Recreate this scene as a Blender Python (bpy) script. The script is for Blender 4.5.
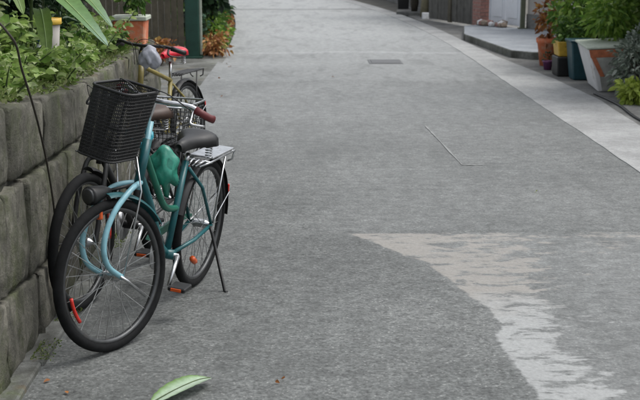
import bpy, bmesh, math, random
import numpy as np
from mathutils import Vector, Matrix
R = math.radians
random.seed(7); rng = np.random.default_rng(11)
sc = bpy.context.scene
for o in list(bpy.data.objects): bpy.data.objects.remove(o)
COL = sc.collection

# ------------------------------------------------------------------ camera, sky, sun, exposure
cam = bpy.data.cameras.new('camera'); cam_o = bpy.data.objects.new('camera', cam); COL.objects.link(cam_o)
cam.sensor_width = 36.0; cam.lens = 1150.0/640*36; cam.clip_end = 2000; cam.clip_start = 0.05
cam_o.location = (0, 0, 1.70); cam_o.rotation_euler = (R(90-12.455), 0, R(-0.778))
cam.dof.use_dof = True; cam.dof.focus_distance = 5.6; cam.dof.aperture_fstop = 7.0
sc.camera = cam_o
sc.render.resolution_x = 1024; sc.render.resolution_y = 640
SUN_EL, SUN_AZ = R(62), R(75)
world = bpy.data.worlds.new('World'); sc.world = world; world.use_nodes = True
wn, wl = world.node_tree.nodes, world.node_tree.links
wn.clear()
sky = wn.new('ShaderNodeTexSky'); sky.sky_type = 'NISHITA'; sky.sun_disc = False
sky.sun_elevation = SUN_EL; sky.sun_rotation = SUN_AZ; sky.dust_density = 4.0; sky.air_density = 1.2
hs = wn.new('ShaderNodeHueSaturation'); hs.inputs['Saturation'].default_value = 0.30      # cloud cover: a grey sky
bg = wn.new('ShaderNodeBackground'); bg.inputs['Strength'].default_value = 0.15
wo = wn.new('ShaderNodeOutputWorld')
wl.new(sky.outputs[0], hs.inputs['Color']); wl.new(hs.outputs[0], bg.inputs['Color']); wl.new(bg.outputs[0], wo.inputs['Surface'])
sun = bpy.data.lights.new('sun', 'SUN'); sun.energy = 0.9; sun.angle = R(35); sun.color = (1.0, 0.985, 0.96)
sun_o = bpy.data.objects.new('sun', sun); COL.objects.link(sun_o)
sd = Vector((math.sin(SUN_AZ)*math.cos(SUN_EL), math.cos(SUN_AZ)*math.cos(SUN_EL), math.sin(SUN_EL)))
sun_o.rotation_euler = sd.to_track_quat('Z', 'Y').to_euler(); sun_o.location = (8, 4, 12)
vs = sc.view_settings; vs.view_transform = 'Standard'; vs.look = 'None'; vs.gamma = 1.0; vs.exposure = 0.58
vs.use_curve_mapping = False

# ------------------------------------------------------------------ materials
def nodes(name):
    m = bpy.data.materials.new(name); m.use_nodes = True
    nt = m.node_tree; return m, nt, nt.nodes['Principled BSDF'], nt.links
def ramp(nt, fac, stops):
    r = nt.nodes.new('ShaderNodeValToRGB'); el = r.color_ramp.elements
    while len(el) < len(stops): el.new(0.5)
    for e, (p, c) in zip(el, stops):
        e.position = p; e.color = (*c, 1) if len(c) == 3 else c
    if fac is not None: nt.links.new(fac, r.inputs[0])
    return r
def noise(nt, scale, detail=6, rough=.6, vec=None, dist=0.0):
    n = nt.nodes.new('ShaderNodeTexNoise'); n.inputs['Scale'].default_value = scale
    n.inputs['Detail'].default_value = detail; n.inputs['Roughness'].default_value = rough
    n.inputs['Distortion'].default_value = dist
    if vec is not None: nt.links.new(vec, n.inputs['Vector'])
    return n
def mapping(nt, scale=(1, 1, 1), src='Object'):
    tc = nt.nodes.new('ShaderNodeTexCoord'); mp = nt.nodes.new('ShaderNodeMapping')
    mp.inputs['Scale'].default_value = scale; nt.links.new(tc.outputs[src], mp.inputs['Vector']); return mp.outputs[0]
def mix(nt, fac, a, b, blend='MIX'):
    x = nt.nodes.new('ShaderNodeMix'); x.data_type = 'RGBA'; x.blend_type = blend
    for s, v in ((x.inputs[0], fac), (x.inputs[6], a), (x.inputs[7], b)):
        if hasattr(v, 'links'): nt.links.new(v, s)
        elif isinstance(v, (int, float)): s.default_value = v
        else: s.default_value = (*v, 1)
    return x.outputs[2]
def math_n(nt, op, a, b=None, clamp=False):
    x = nt.nodes.new('ShaderNodeMath'); x.operation = op; x.use_clamp = clamp
    for i, v in enumerate((a, b)):
        if v is None: continue
        if hasattr(v, 'links'): nt.links.new(v, x.inputs[i])
        else: x.inputs[i].default_value = v
    return x.outputs[0]
def bump(nt, bsdf, h, strength, dist=.01):
    b = nt.nodes.new('ShaderNodeBump'); b.inputs['Strength'].default_value = strength; b.inputs['Distance'].default_value = dist
    nt.links.new(h, b.inputs['Height']); nt.links.new(b.outputs[0], bsdf.inputs['Normal'])
def plain(name, c, rough=.5, metal=0.0, var=.25, scale=18, bmp=.15, spec=.5, dirt=None):
    m, nt, b, L = nodes(name)
    v = mapping(nt); n = noise(nt, scale, 6, .65, v)
    lo = tuple(x*(1-var) for x in c); hi = tuple(min(1, x*(1+var)) for x in c)
    r = ramp(nt, n.outputs[0], [(.3, lo), (.7, hi)]); col = r.outputs[0]
    if dirt:
        n2 = noise(nt, dirt[1], 5, .7, v); m2 = ramp(nt, n2.outputs[0], [(dirt[2], (0, 0, 0)), (dirt[2]+.15, (1, 1, 1))])
        col = mix(nt, m2.outputs[0], col, dirt[0])
    L.new(col, b.inputs['Base Color'])
    b.inputs['Metallic'].default_value = metal; b.inputs['Specular IOR Level'].default_value = spec
    rr = nt.nodes.new('ShaderNodeMapRange'); rr.inputs[3].default_value = max(0.02, rough-.1); rr.inputs[4].default_value = min(1, rough+.1)
    L.new(n.outputs[0], rr.inputs[0]); L.new(rr.outputs[0], b.inputs['Roughness'])
    if bmp: bump(nt, b, n.outputs[0], bmp, .004)
    return m
def leafmat(name, c1, c2, c3=None, trans=.35, rough=.5):
    m, nt, b, L = nodes(name)
    at = nt.nodes.new('ShaderNodeAttribute'); at.attribute_name = 'rnd'
    st = [(0, c1), (.75, c2)] + ([(1, c3)] if c3 else [])
    r = ramp(nt, at.outputs['Fac'], st)
    n = noise(nt, 40, 3, .6, mapping(nt)); col = mix(nt, .35, r.outputs[0], n.outputs[0], 'OVERLAY')
    L.new(col, b.inputs['Base Color']); b.inputs['Roughness'].default_value = rough
    b.inputs['Specular IOR Level'].default_value = .35
    t = nt.nodes.new('ShaderNodeBsdfTranslucent'); L.new(col, t.inputs['Color'])
    ms = nt.nodes.new('ShaderNodeMixShader'); ms.inputs[0].default_value = trans
    L.new(b.outputs[0], ms.inputs[1]); L.new(t.outputs[0], ms.inputs[2])
    L.new(ms.outputs[0], nt.nodes['Material Output'].inputs['Surface'])
    return m

def road_mat():
    m, nt, b, L = nodes('asphalt'); v = mapping(nt)
    big = noise(nt, .55, 5, .6, v); mid = noise(nt, 6, 6, .7, v); fine = noise(nt, 48, 5, .8, v)
    vo = nt.nodes.new('ShaderNodeTexVoronoi'); vo.inputs['Scale'].default_value = 60; L.new(v, vo.inputs['Vector'])
    base = ramp(nt, big.outputs[0], [(.3, (.084, .090, .087)), (.7, (.122, .128, .124))]).outputs[0]
    base = mix(nt, .55, base, ramp(nt, mid.outputs[0], [(.25, (.30, .30, .30)), (.75, (.70, .70, .70))]).outputs[0], 'OVERLAY')
    base = mix(nt, .8, base, ramp(nt, fine.outputs[0], [(.34, (.12, .12, .12)), (.66, (.88, .88, .88))]).outputs[0], 'OVERLAY')
    agg = ramp(nt, vo.outputs['Distance'], [(.10, (.42, .42, .40)), (.34, (.0, .0, .0))])
    cell = ramp(nt, vo.outputs['Color'], [(.62, (0, 0, 0)), (.70, (1, 1, 1))])
    aggm = mix(nt, 1.0, agg.outputs[0], cell.outputs[0], 'MULTIPLY')
    base = mix(nt, .34, base, aggm, 'ADD')
    sp = noise(nt, 9, 6, .75, mapping(nt, (.8, 1.5, 1)), .5)
    base = mix(nt, ramp(nt, sp.outputs[0], [(.60, (0, 0, 0)), (.72, (.55, .55, .55))]).outputs[0], base, (.21, .215, .21))
    fs_ = noise(nt, .9, 5, .6, mapping(nt, (.45, 1.0, 1)), .7)
    base = mix(nt, .5, base, ramp(nt, fs_.outputs[0], [(.32, (.36, .36, .36)), (.68, (.66, .66, .66))]).outputs[0], 'OVERLAY')
    mot = noise(nt, 13, 6, .75, mapping(nt, (.8, 1.0, 1)), .3)
    # older surfacing up the lane and below the joint; distance sheen painted in too
    zo = nt.nodes.new('ShaderNodeAttribute'); zo.attribute_name = 'zone'
    base = mix(nt, zo.outputs['Fac'], base, mix(nt, .78, base, (.345, .357, .355)))
    # dark trodden edge and damp stains
    st = noise(nt, 1.7, 7, .7, mapping(nt, (1.6, .5, 1)), .6)
    stm = ramp(nt, st.outputs[0], [(.50, (0, 0, 0)), (.72, (.5, .5, .5))]).outputs[0]
    base = mix(nt, stm, base, (.060, .064, .062))
    base = mix(nt, .75, base, ramp(nt, mot.outputs[0], [(.34, (.30, .30, .30)), (.66, (.70, .70, .70))]).outputs[0], 'OVERLAY')
    # worn cement wash: sharp on its left edge, streaky on its right
    pa = nt.nodes.new('ShaderNodeAttribute'); pa.attribute_name = 'patch'
    sk = noise(nt, 5.0, 4, .62, mapping(nt, (1.1, 2.2, 1)), .4)
    sk2 = noise(nt, 46, 4, .7, mapping(nt, (.5, 1.3, 1)))
    f = math_n(nt, 'ADD', pa.outputs['Fac'], math_n(nt, 'MULTIPLY', math_n(nt, 'SUBTRACT', sk.outputs[0], .5), 3.4))
    f = math_n(nt, 'ADD', f, math_n(nt, 'MULTIPLY', math_n(nt, 'SUBTRACT', sk2.outputs[0], .5), .8))
    pm = ramp(nt, f, [(.44, (0, 0, 0)), (.78, (1, 1, 1))]).outputs[0]
    ed = nt.nodes.new('ShaderNodeAttribute'); ed.attribute_name = 'edge'
    en = noise(nt, 22, 5, .7, v); ef = math_n(nt, 'ADD', ed.outputs['Fac'], math_n(nt, 'MULTIPLY', math_n(nt, 'SUBTRACT', en.outputs[0], .5), .5))
    gate = math_n(nt, 'MULTIPLY', pm, ramp(nt, ef, [(.42, (0, 0, 0)), (.58, (1, 1, 1))]).outputs[0])
    gate = math_n(nt, 'MULTIPLY', gate, .72)
    sx_ = nt.nodes.new('ShaderNodeSeparateXYZ'); L.new(v, sx_.inputs[0]); sepy = sx_.outputs[1]
    pcol = mix(nt, ramp(nt, math_n(nt, 'ADD', math_n(nt, 'MULTIPLY', noise(nt, 1.6, 3, .5, v).outputs[0], .8), math_n(nt, 'MULTIPLY', math_n(nt, 'SUBTRACT', 5.35, sepy), .8)), [(.25, (0, 0, 0)), (.55, (1, 1, 1))]).outputs[0], (.285, .270, .245), (.34, .35, .345))
    pcol = mix(nt, .5, pcol, ramp(nt, fine.outputs[0], [(.3, (.32, .32, .32)), (.75, (.68, .68, .68))]).outputs[0], 'OVERLAY')
    base = mix(nt, gate, base, pcol)
    L.new(base, b.inputs['Base Color'])
    rg = nt.nodes.new('ShaderNodeMapRange'); L.new(mid.outputs[0], rg.inputs[0]); rg.inputs[3].default_value = .62; rg.inputs[4].default_value = .85
    L.new(rg.outputs[0], b.inputs['Roughness'])
    h = math_n(nt, 'ADD', math_n(nt, 'MULTIPLY', fine.outputs[0], .6), math_n(nt, 'SUBTRACT', mid.outputs[0], vo.outputs['Distance']))
    h = math_n(nt, 'ADD', h, math_n(nt, 'MULTIPLY', gate, .5))
    bump(nt, b, h, .30, .004)
    return m
def concrete(name, c, var=.22, moss=0.0, stain=.5, bmp=.4, sc_=7):
    m, nt, b, L = nodes(name); v = mapping(nt, src='Object')
    g = nt.nodes.new('ShaderNodeNewGeometry')
    n1 = noise(nt, sc_*.25, 6, .65, g.outputs['Position']); n2 = noise(nt, sc_*2.2, 7, .75, g.outputs['Position']); n3 = noise(nt, 90, 4, .75, g.outputs['Position'])
    col = ramp(nt, n2.outputs[0], [(.32, tuple(x*(1-var) for x in c)), (.68, tuple(x*(1+var) for x in c))]).outputs[0]
    col = mix(nt, stain, col, ramp(nt, n1.outputs[0], [(.35, (.22, .22, .22)), (.68, (.74, .74, .74))]).outputs[0], 'OVERLAY')
    col = mix(nt, .5, col, ramp(nt, n3.outputs[0], [(.3, (.25, .25, .25)), (.75, (.75, .75, .75))]).outputs[0], 'OVERLAY')
    if moss:
        mn = noise(nt, 3.2, 8, .75, g.outputs['Position']); mm = ramp(nt, mn.outputs[0], [(.56-.1*moss, (0, 0, 0)), (.74-.1*moss, (.8, .8, .8))]).outputs[0]
        mc = mix(nt, n3.outputs[0], (.035, .05, .015), (.09, .115, .03))
        col = mix(nt, mm, col, mc)
        dn = noise(nt, 1.3, 7, .7, mapping(nt, (1, 1, .35)), .5); dm = ramp(nt, dn.outputs[0], [(.44, (0, 0, 0)), (.62, (.8, .8, .8))]).outputs[0]
        col = mix(nt, dm, col, (.040, .040, .033))
        on = noise(nt, 2.1, 5, .7, mapping(nt, (1, 1, .4)), .3); om = ramp(nt, on.outputs[0], [(.58, (0, 0, 0)), (.72, (.6, .6, .6))]).outputs[0]
        col = mix(nt, om, col, (.15, .105, .05))
    L.new(col, b.inputs['Base Color']); b.inputs['Roughness'].default_value = .88; b.inputs['Specular IOR Level'].default_value = .25
    bump(nt, b, math_n(nt, 'ADD', n2.outputs[0], math_n(nt, 'MULTIPLY', n3.outputs[0], .5)), bmp, .012)
    return m

M = dict(
    road=road_mat(),
    strip=concrete('pale_concrete', (.33, .335, .33), .15, stain=.35),
    apron=concrete('dark_concrete', (.17, .17, .162), .25, stain=.6),
    step=concrete('grey_concrete', (.30, .32, .34), .12, stain=.3),
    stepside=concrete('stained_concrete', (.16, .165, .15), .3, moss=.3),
    wall=concrete('mossy_blocks', (.165, .158, .132), .6, moss=1.0, stain=.9, bmp=1.0, sc_=5),
    mortar=concrete('mossy_mortar', (.055, .055, .048), .3, moss=.9, bmp=.8),
    kerb=concrete('kerb_concrete', (.17, .175, .165), .25, moss=.2),
    soil=plain('soil', (.045, .04, .028), .95, var=.5, scale=9, bmp=.8),
    earth=plain('earth', (.10, .095, .08), .95, var=.4, scale=2, bmp=.4),
    black=plain('black_plastic', (.009, .0095, .010), .5, var=.3),
    tyre=plain('tyre_rubber', (.008, .0085, .009), .85, var=.5, scale=30, spec=.2, dirt=((.018, .017, .016), 9, .66)),
    chrome=plain('worn_chrome', (.50, .51, .52), .32, 1.0, .25, 25, dirt=((.12, .09, .07), 14, .62)),
    rim=plain('alloy_rim', (.085, .088, .09), .45, .8, .2, dirt=((.08, .07, .06), 10, .6)),
    teal=plain('teal_enamel', (.008, .085, .095), .35, var=.3, scale=8, dirt=((.05, .05, .045), 12, .66)),
    green=plain('green_enamel', (.006, .12, .075), .35, var=.3, scale=8, dirt=((.03, .04, .03), 12, .66)),
    sky=plain('pale_blue_enamel', (.20, .40, .46), .35, var=.2, scale=12, dirt=((.10, .12, .12), 15, .62)),
    tan=plain('olive_enamel', (.22, .18, .05), .45, var=.35, scale=10, dirt=((.06, .05, .03), 10, .58)),
    maroon=plain('maroon_rubber', (.10, .012, .014), .5, var=.25),
    brownvinyl=plain('brown_vinyl', (.045, .024, .016), .5, var=.3),
    red=plain('red_vinyl', (.50, .01, .025), .28, var=.15, bmp=.05),
    redplastic=plain('red_reflector', (.55, .03, .02), .25, var=.1),
    orangeplastic=plain('orange_reflector', (.62, .10, .02), .25, var=.1),
    turq=plain('turquoise_plastic', (.02, .28, .36), .35, var=.2),
    tealbag=plain('teal_film', (.02, .20, .14), .3, var=.4, scale=9, bmp=.7),
    silverbag=plain('silver_cloth', (.36, .37, .42), .6, var=.3, scale=10, bmp=.6),
    terracotta=plain('orange_terracotta', (.60, .17, .075), .75, var=.2, scale=9, dirt=((.56, .32, .22), 7, .50)),
    potrim=plain('pale_pot_rim', (.42, .46, .38), .7, var=.2),
    wood=plain('weathered_board', (.075, .066, .045), .85, var=.4, scale=7, bmp=.5),
    gatewood=plain('grey_board', (.085, .082, .074), .8, var=.35, scale=6, bmp=.4),
    greenpaint=plain('dark_green_paint', (.010, .052, .036), .45, var=.25, scale=6),
    brick=plain('pink_brick', (.30, .155, .13), .9, var=.3, scale=14, bmp=.5),
    brickmortar=plain('mortar', (.30, .29, .27), .95, var=.2),
    whitepaint=plain('white_paint', (.66, .68, .72), .5, var=.06, scale=4, bmp=.05, dirt=((.42, .42, .40), 3, .62)),
    plaster=plain('dirty_plaster', (.36, .34, .32), .9, var=.15, scale=3, dirt=((.22, .20, .18), 2.2, .55)),
    olive=plain('olive_paint', (.10, .11, .07), .5, var=.2),
    blueteal=plain('teal_plastic', (.010, .055, .07), .45, var=.2),
    yellow=plain('yellow_plastic', (.52, .33, .04), .5, var=.2),
    purple=plain('purple_plastic', (.16, .05, .14), .5, var=.2),
    foam=plain('white_foam', (.66, .66, .66), .8, var=.08, scale=6, dirt=((.38, .35, .30), 4.5, .56)),
    foamgrey=plain('grey_foam', (.34, .34, .31), .85, var=.25, scale=7, dirt=((.16, .14, .11), 6, .55)),
    rust=plain('rust_paint', (.40, .13, .06), .8, var=.35, scale=12),
    bark=plain('bark', (.045, .038, .028), .95, var=.45, scale=16, bmp=1.0),
    palebark=plain('pale_bark', (.22, .20, .13), .95, var=.3, scale=14, bmp=.8),
    iron=plain('cast_iron', (.10, .103, .105), .6, .2, .25, 20),
    stone=plain('rubble_stone', (.28, .22, .17), .9, var=.4, scale=11, bmp=.6),
    leafrib=plain('leaf_rib', (.26, .36, .14), .6, var=.15),
    stem=plain('green_stem', (.06, .09, .03), .7, var=.3),
    drystem=plain('dry_stem', (.035, .03, .022), .8, var=.3),
    chalk=plain('worn_line_paint', (.245, .25, .245), .9, var=.3, scale=30),
    marks=plain('yellow_line', (.36, .27, .07), .8, var=.2),
    L_light=leafmat('light_leaves', (.12, .22, .04), (.30, .41, .12), (.46, .52, .30), trans=.42),
    L_mid=leafmat('mid_leaves', (.03, .085, .018), (.085, .17, .03), (.16, .24, .06)),
    L_dark=leafmat('dark_leaves', (.010, .026, .013), (.028, .062, .026), (.06, .11, .05), trans=.2),
    L_grey=leafmat('grey_leaves', (.09, .12, .09), (.21, .25, .20), (.34, .37, .32), trans=.2),
    L_yellow=leafmat('yellow_green_leaves', (.20, .28, .03), (.36, .44, .09)),
    L_dry=leafmat('dry_leaves', (.16, .06, .02), (.38, .16, .05), (.42, .31, .09), trans=.2),
    L_blue=leafmat('glaucous_leaves', (.06, .15, .07), (.17, .30, .21), (.25, .38, .30)),
    L_moss=leafmat('moss_leaves', (.07, .11, .025), (.17, .22, .07), (.26, .28, .13)),
    L_bush=leafmat('bush_leaves', (.07, .16, .025), (.20, .33, .05), (.30, .41, .10), trans=.42),
    L_lance=leafmat('lance_leaves', (.15, .27, .03), (.13, .25, .09), (.24, .35, .29)),  # blue-grey tips: sheen of the drooping leaves put into the colour
    L_fallen=leafmat('fallen_leaf', (.10, .20, .03), (.33, .44, .30), (.42, .52, .40), trans=.15),
    L_broad=leafmat('broad_leaves', (.055, .15, .02), (.14, .27, .035), (.20, .33, .06)),
)

# ------------------------------------------------------------------ mesh helpers
class MB:
    def __init__(s): s.v = []; s.f = []
    def add(s, vs, fs):
        o = len(s.v); s.v += [tuple(p) for p in vs]; s.f += [tuple(i+o for i in f) for f in fs]; return s
    def box(s, c, d, m=None):
        hx, hy, hz = d[0]/2, d[1]/2, d[2]/2; c = Vector(c)
        vs = [c+Vector((x*hx, y*hy, z*hz)) for z in (-1, 1) for y in (-1, 1) for x in (-1, 1)]
        if m: vs = [m @ p for p in vs]
        return s.add(vs, [(0, 2, 3, 1), (4, 5, 7, 6), (0, 1, 5, 4), (2, 6, 7, 3), (0, 4, 6, 2), (1, 3, 7, 5)])
    def tube(s, pts, r, n=8, closed=False, cap=True):
        pts = [Vector(p) for p in pts]; k = len(pts); rs = r if isinstance(r, (list, tuple)) else [r]*k
        up = None; rings = []
        for i, p in enumerate(pts):
            a = pts[(i-1) % k] if (closed or i > 0) else p; b = pts[(i+1) % k] if (closed or i < k-1) else p
            t = (b-a).normalized()
            if up is None:
                up = t.orthogonal().normalized() if not closed else (t.cross(Vector((0, 0, 1))) if abs(t.z) < .9 else t.orthogonal()).normalized()
            up = (up - t*up.dot(t)).normalized(); w = t.cross(up)
            rings.append([p + (up*math.cos(2*math.pi*j/n) + w*math.sin(2*math.pi*j/n))*rs[i] for j in range(n)])
        vs = [q for g in rings for q in g]; fs = []
        for i in range(k if closed else k-1):
            for j in range(n):
                a, b = i*n+j, i*n+(j+1) % n; c, d = ((i+1) % k)*n+(j+1) % n, ((i+1) % k)*n+j
                fs.append((a, b, c, d))
        if cap and not closed: fs += [tuple(range(n-1, -1, -1)), tuple(range((k-1)*n, k*n))]
        return s.add(vs, fs)
    def lathe(s, prof, n=24, c=(0, 0, 0), sq=1.0):
        c = Vector(c); vs = []; fs = []
        for r, z in prof:
            for j in range(n):
                t = 2*math.pi*j/n; vs.append(c+Vector((r*math.cos(t), r*math.sin(t)*sq, z)))
        for i in range(len(prof)-1):
            for j in range(n): fs.append((i*n+j, i*n+(j+1) % n, (i+1)*n+(j+1) % n, (i+1)*n+j))
        fs += [tuple(range(n-1, -1, -1)), tuple(range((len(prof)-1)*n, len(prof)*n))]
        return s.add(vs, fs)
    def prism(s, poly, z0, z1):
        n = len(poly); vs = [(x, y, z0) for x, y in poly] + [(x, y, z1) for x, y in poly]
        fs = [tuple(range(n-1, -1, -1)), tuple(range(n, 2*n))] + [(i, (i+1) % n, n+(i+1) % n, n+i) for i in range(n)]
        return s.add(vs, fs)
    def xf(s, m): s.v = [tuple(m @ Vector(p)) for p in s.v]; return s
    def build(s, name, mat, parent=None, smooth=False, loc=None, bevel=0):
        me = bpy.data.meshes.new(name); me.from_pydata(s.v, [], s.f); me.validate()
        o = bpy.data.objects.new(name, me); COL.objects.link(o)
        if mat: me.materials.append(mat if not isinstance(mat, str) else M[mat])
        if smooth: me.polygons.foreach_set('use_smooth', [True]*len(me.polygons))
        if bevel:
            bm = bmesh.new(); bm.from_mesh(me); bmesh.ops.recalc_face_normals(bm, faces=bm.faces)
            bmesh.ops.bevel(bm, geom=bm.edges, offset=bevel, segments=1, affect='EDGES'); bm.to_mesh(me); bm.free()
        if parent: o.parent = parent
        if loc: o.location = loc
        return o
def tag(o, label=None, cat=None, group=None, kind=None):
    if label: o['label'] = label
    if cat: o['category'] = cat
    if group: o['group'] = group
    if kind: o['kind'] = kind
    return o
def thing(name, label, cat, loc=(0, 0, 0), rot=(0, 0, 0), group=None):
    o = bpy.data.objects.new(name, None); COL.objects.link(o); o.location = loc; o.rotation_euler = rot; o.empty_display_size = .1
    return tag(o, label, cat, group)
def arc(c, r, a0, a1, n, ax=(1, 0, 0), ay=(0, 0, 1)):
    c, ax, ay = Vector(c), Vector(ax), Vector(ay)
    return [c + ax*(r*math.cos(a0+(a1-a0)*i/n)) + ay*(r*math.sin(a0+(a1-a0)*i/n)) for i in range(n+1)]
def bez(pts, n=14):
    P = [Vector(p) for p in pts]; out = []
    for i in range(len(P)-1):
        p0 = P[max(i-1, 0)]; p1 = P[i]; p2 = P[i+1]; p3 = P[min(i+2, len(P)-1)]
        for k in range(n):
            t = k/n
            out.append(.5*((2*p1)+(p2-p0)*t+(2*p0-5*p1+4*p2-p3)*t*t+(3*p1-p0-3*p2+p3)*t**3))
    return out+[P[-1]]

# leaves: many small folded blades in one mesh, from arrays of base points, directions and sizes
def leaf_mesh(name, P, D, size, mat, parent=None, width=.5, droop=.25, kind='stuff', loc=None):
    N = len(P); P = np.asarray(P, float); D = np.asarray(D, float); D /= np.linalg.norm(D, axis=1)[:, None]+1e-9
    size = np.broadcast_to(size, N)[:, None].astype(float)
    rnd = rng.normal(size=(N, 3)); S = np.cross(D, rnd); S /= np.linalg.norm(S, axis=1)[:, None]+1e-9
    S = S*np.where(rng.random((N, 1)) < .9, 1, 1); U = np.cross(S, D); U *= np.sign(U[:, 2:3]+1e-9); 
    w = width*size*.5; dz = np.array([[0, 0, -1.]])*droop*size
    b = P; m = P+D*size*.5-U*size*.04; t = P+D*size+dz
    l1 = P+D*size*.32+S*w+U*size*.05; r1 = P+D*size*.32-S*w+U*size*.05
    l2 = P+D*size*.7+S*w*.72+dz*.35+U*size*.04; r2 = P+D*size*.7-S*w*.72+dz*.35+U*size*.04
    V = np.stack([b, l1, l2, t, r2, r1, m], 1).reshape(-1, 3)
    F = np.array([[0, 6, 1], [1, 6, 2], [2, 6, 3], [0, 5, 6], [5, 4, 6], [4, 3, 6]])
    Fa = (F[None]+7*np.arange(N)[:, None, None]).reshape(-1, 3)
    me = bpy.data.meshes.new(name); me.vertices.add(len(V)); me.vertices.foreach_set('co', V.ravel())
    me.loops.add(len(Fa)*3); me.loops.foreach_set('vertex_index', Fa.ravel())
    me.polygons.add(len(Fa)); me.polygons.foreach_set('loop_start', np.arange(0, len(Fa)*3, 3))
    me.update(calc_edges=True)
    at = me.attributes.new('rnd', 'FLOAT', 'POINT'); at.data.foreach_set('value', np.repeat(rng.random(N), 7))
    me.materials.append(M[mat]); o = bpy.data.objects.new(name, me); COL.objects.link(o)
    if parent: o.parent = parent
    if loc: o.location = loc
    if kind: o['kind'] = kind
    return o
def blob_points(n, rad, clumps, c=(0, 0, 0), spread=.42):
    rad = np.array(rad); cc = rng.normal(size=(clumps, 3)); cc /= np.linalg.norm(cc, axis=1)[:, None]
    cc *= rng.random((clumps, 1))**.4*.78
    k = rng.integers(0, clumps, n); q = rng.normal(size=(n, 3)); q /= np.linalg.norm(q, axis=1)[:, None]
    q *= rng.random((n, 1))**.45*spread*(.6+.8*rng.random((clumps, 1))[k])
    P = (cc[k]+q)*rad+np.array(c); D = q/np.linalg.norm(q, axis=1)[:, None]+cc[k]*.5+rng.normal(size=(n, 3))*.35
    return P, D, cc*rad+np.array(c)
def shrub(name, label, cat, loc, rad, n, size, mat, clumps=24, trunk=True, stemmat='bark', group=None, width=.5, zc=None, stem_r=.018, spread=.42):
    t = thing(name, label, cat, loc, group=group)
    zc = rad[2]*.95 if zc is None else zc
    P, D, cc = blob_points(n, rad, clumps, (0, 0, zc), spread); keep = P[:, 2] > .01; P, D = P[keep], D[keep]
    leaf_mesh('crown', P, D, size*(.6+.8*rng.random(len(P))), mat, t, width)
    mb = MB()
    for c in cc[:14]:
        b = Vector((random.uniform(-.2, .2)*rad[0], random.uniform(-.2, .2)*rad[1], -.03)); e = Vector(c)
        mid = b.lerp(e, .5)+Vector((0, 0, .12*rad[2])); mb.tube([b, mid, e], [stem_r, stem_r*.7, stem_r*.3], 5)
    mb.build('stems', stemmat, t)
    return t
def herb(name, label, loc, h, nst, size, mat, lean=(0, 0), spread=.25, per=26, group=None, width=.55, stemmat='stem', cat='plant', droop=.3):
    t = thing(name, label, cat, loc, group=group); mb = MB(); P = []; D = []; S = []
    for i in range(nst):
        a = random.uniform(0, 6.28); e = Vector((math.cos(a)*spread*random.random()+lean[0], math.sin(a)*spread*random.random()+lean[1], h*random.uniform(.6, 1.05)))
        b = Vector((math.cos(a)*.05, math.sin(a)*.05, -.03)); mid = b.lerp(e, .5)+Vector((0, 0, h*.12))
        pts = bez([b, mid, e], 6); mb.tube(pts, [.006-.0003*k for k in range(len(pts))], 5)
        for k in range(per):
            u = .15+.85*random.random(); q = pts[min(int(u*len(pts)), len(pts)-1)]
            an = random.uniform(0, 6.28); d = Vector((math.cos(an), math.sin(an), random.uniform(-.1, .7)))
            P.append(q+d*random.uniform(0, .03)); D.append(d); S.append(size*random.uniform(.5, 1.2)*(1.1-.4*u))
    leaf_mesh('foliage', [tuple(p) for p in P], [tuple(d) for d in D], np.array(S), mat, t, width, droop)
    mb.build('stems', stemmat, t, True); return t

# ------------------------------------------------------------------ ground, lane, concrete strip
def bend(Y): return -0.0037*max(0, Y-18)**2 if Y < 46 else -0.0037*28**2-.207*(Y-46)
tag(MB().add([(-300, -300, -.06), (300, -300, -.06), (300, 300, -.06), (-300, 300, -.06)], [(0, 1, 2, 3)]).build('ground', 'earth'), kind='structure')
ys = list(np.arange(-4, 3.4, .4))+list(np.arange(3.4, 8.6, .03))+list(np.arange(8.6, 20, .1))+list(np.arange(20, 60, .5))+[60, 70, 85]
xs = np.linspace(-1.3, 2.62, 132)
left_edge = [(3.0, .96), (4.13, .90), (4.88, .86), (5.05, .91), (5.25, .88), (5.6, .80), (6.10, .66), (6.45, .46), (6.72, .28), (6.8, .2)]
wid = [(3.0, .27), (4.1, .27), (4.9, .24), (5.3, .30), (5.7, .42), (6.1, .55), (6.5, .80), (6.76, 1.0)]
V = []; patch = []; zone = []; edge = []
wob = np.convolve(np.random.default_rng(3).normal(size=len(ys)), np.ones(5)/5, 'same')*.02
for i, y in enumerate(ys):
    le = np.interp(y, *zip(*left_edge))+wob[i]; w = np.interp(y, *zip(*wid))
    for x in xs:
        V.append((x+bend(y), y, .0012*math.sin(x*2.1+y*.7)-.0015))
        e = min((x-le)/.10, (6.76-y)/.10); edge.append(max(0.0, min(1.0, .5+e)))
        d_ = max(0, x-le)/w; p = .93-.30*d_-.9*max(0, d_-.9)
        if x > 1.3 and y > 6.1: p = max(p, .50*min(1, (x-1.3)/.5)*(y-6.1)/.5)
        patch.append(max(0.0, p))
        sm = lambda t: max(0.0, min(1.0, t))
        z = .22*sm(.5+e)
        z = max(z, (.42+.50*sm((y-14.8)/8))*sm((y-14.5-.15*math.sin(x*3))/.4))
        z = max(z, .22*sm((y-6.8)/.05)*sm((8.95-y)/.1)*sm(x/.3)*.6, .30*sm((y-7.5)/5))  # far asphalt paler: grazing sky sheen put into the tone
        z = max(z, .95*math.exp(-((y-18.9-.12*math.sin(x*2))/.35)**2)*sm(z*2), .95*sm((y-32.5)/.3))
        if 31.6 < y < 32.5: z = .25  # dark line across the far lane: shadow painted into the tone
        zone.append(z)
nx = len(xs); Fq = [(i*nx+j, i*nx+j+1, (i+1)*nx+j+1, (i+1)*nx+j) for i in range(len(ys)-1) for j in range(nx-1)]
mb = MB(); mb.v = V; mb.f = Fq; road = tag(mb.build('road', 'road', smooth=True), kind='structure')
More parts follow.
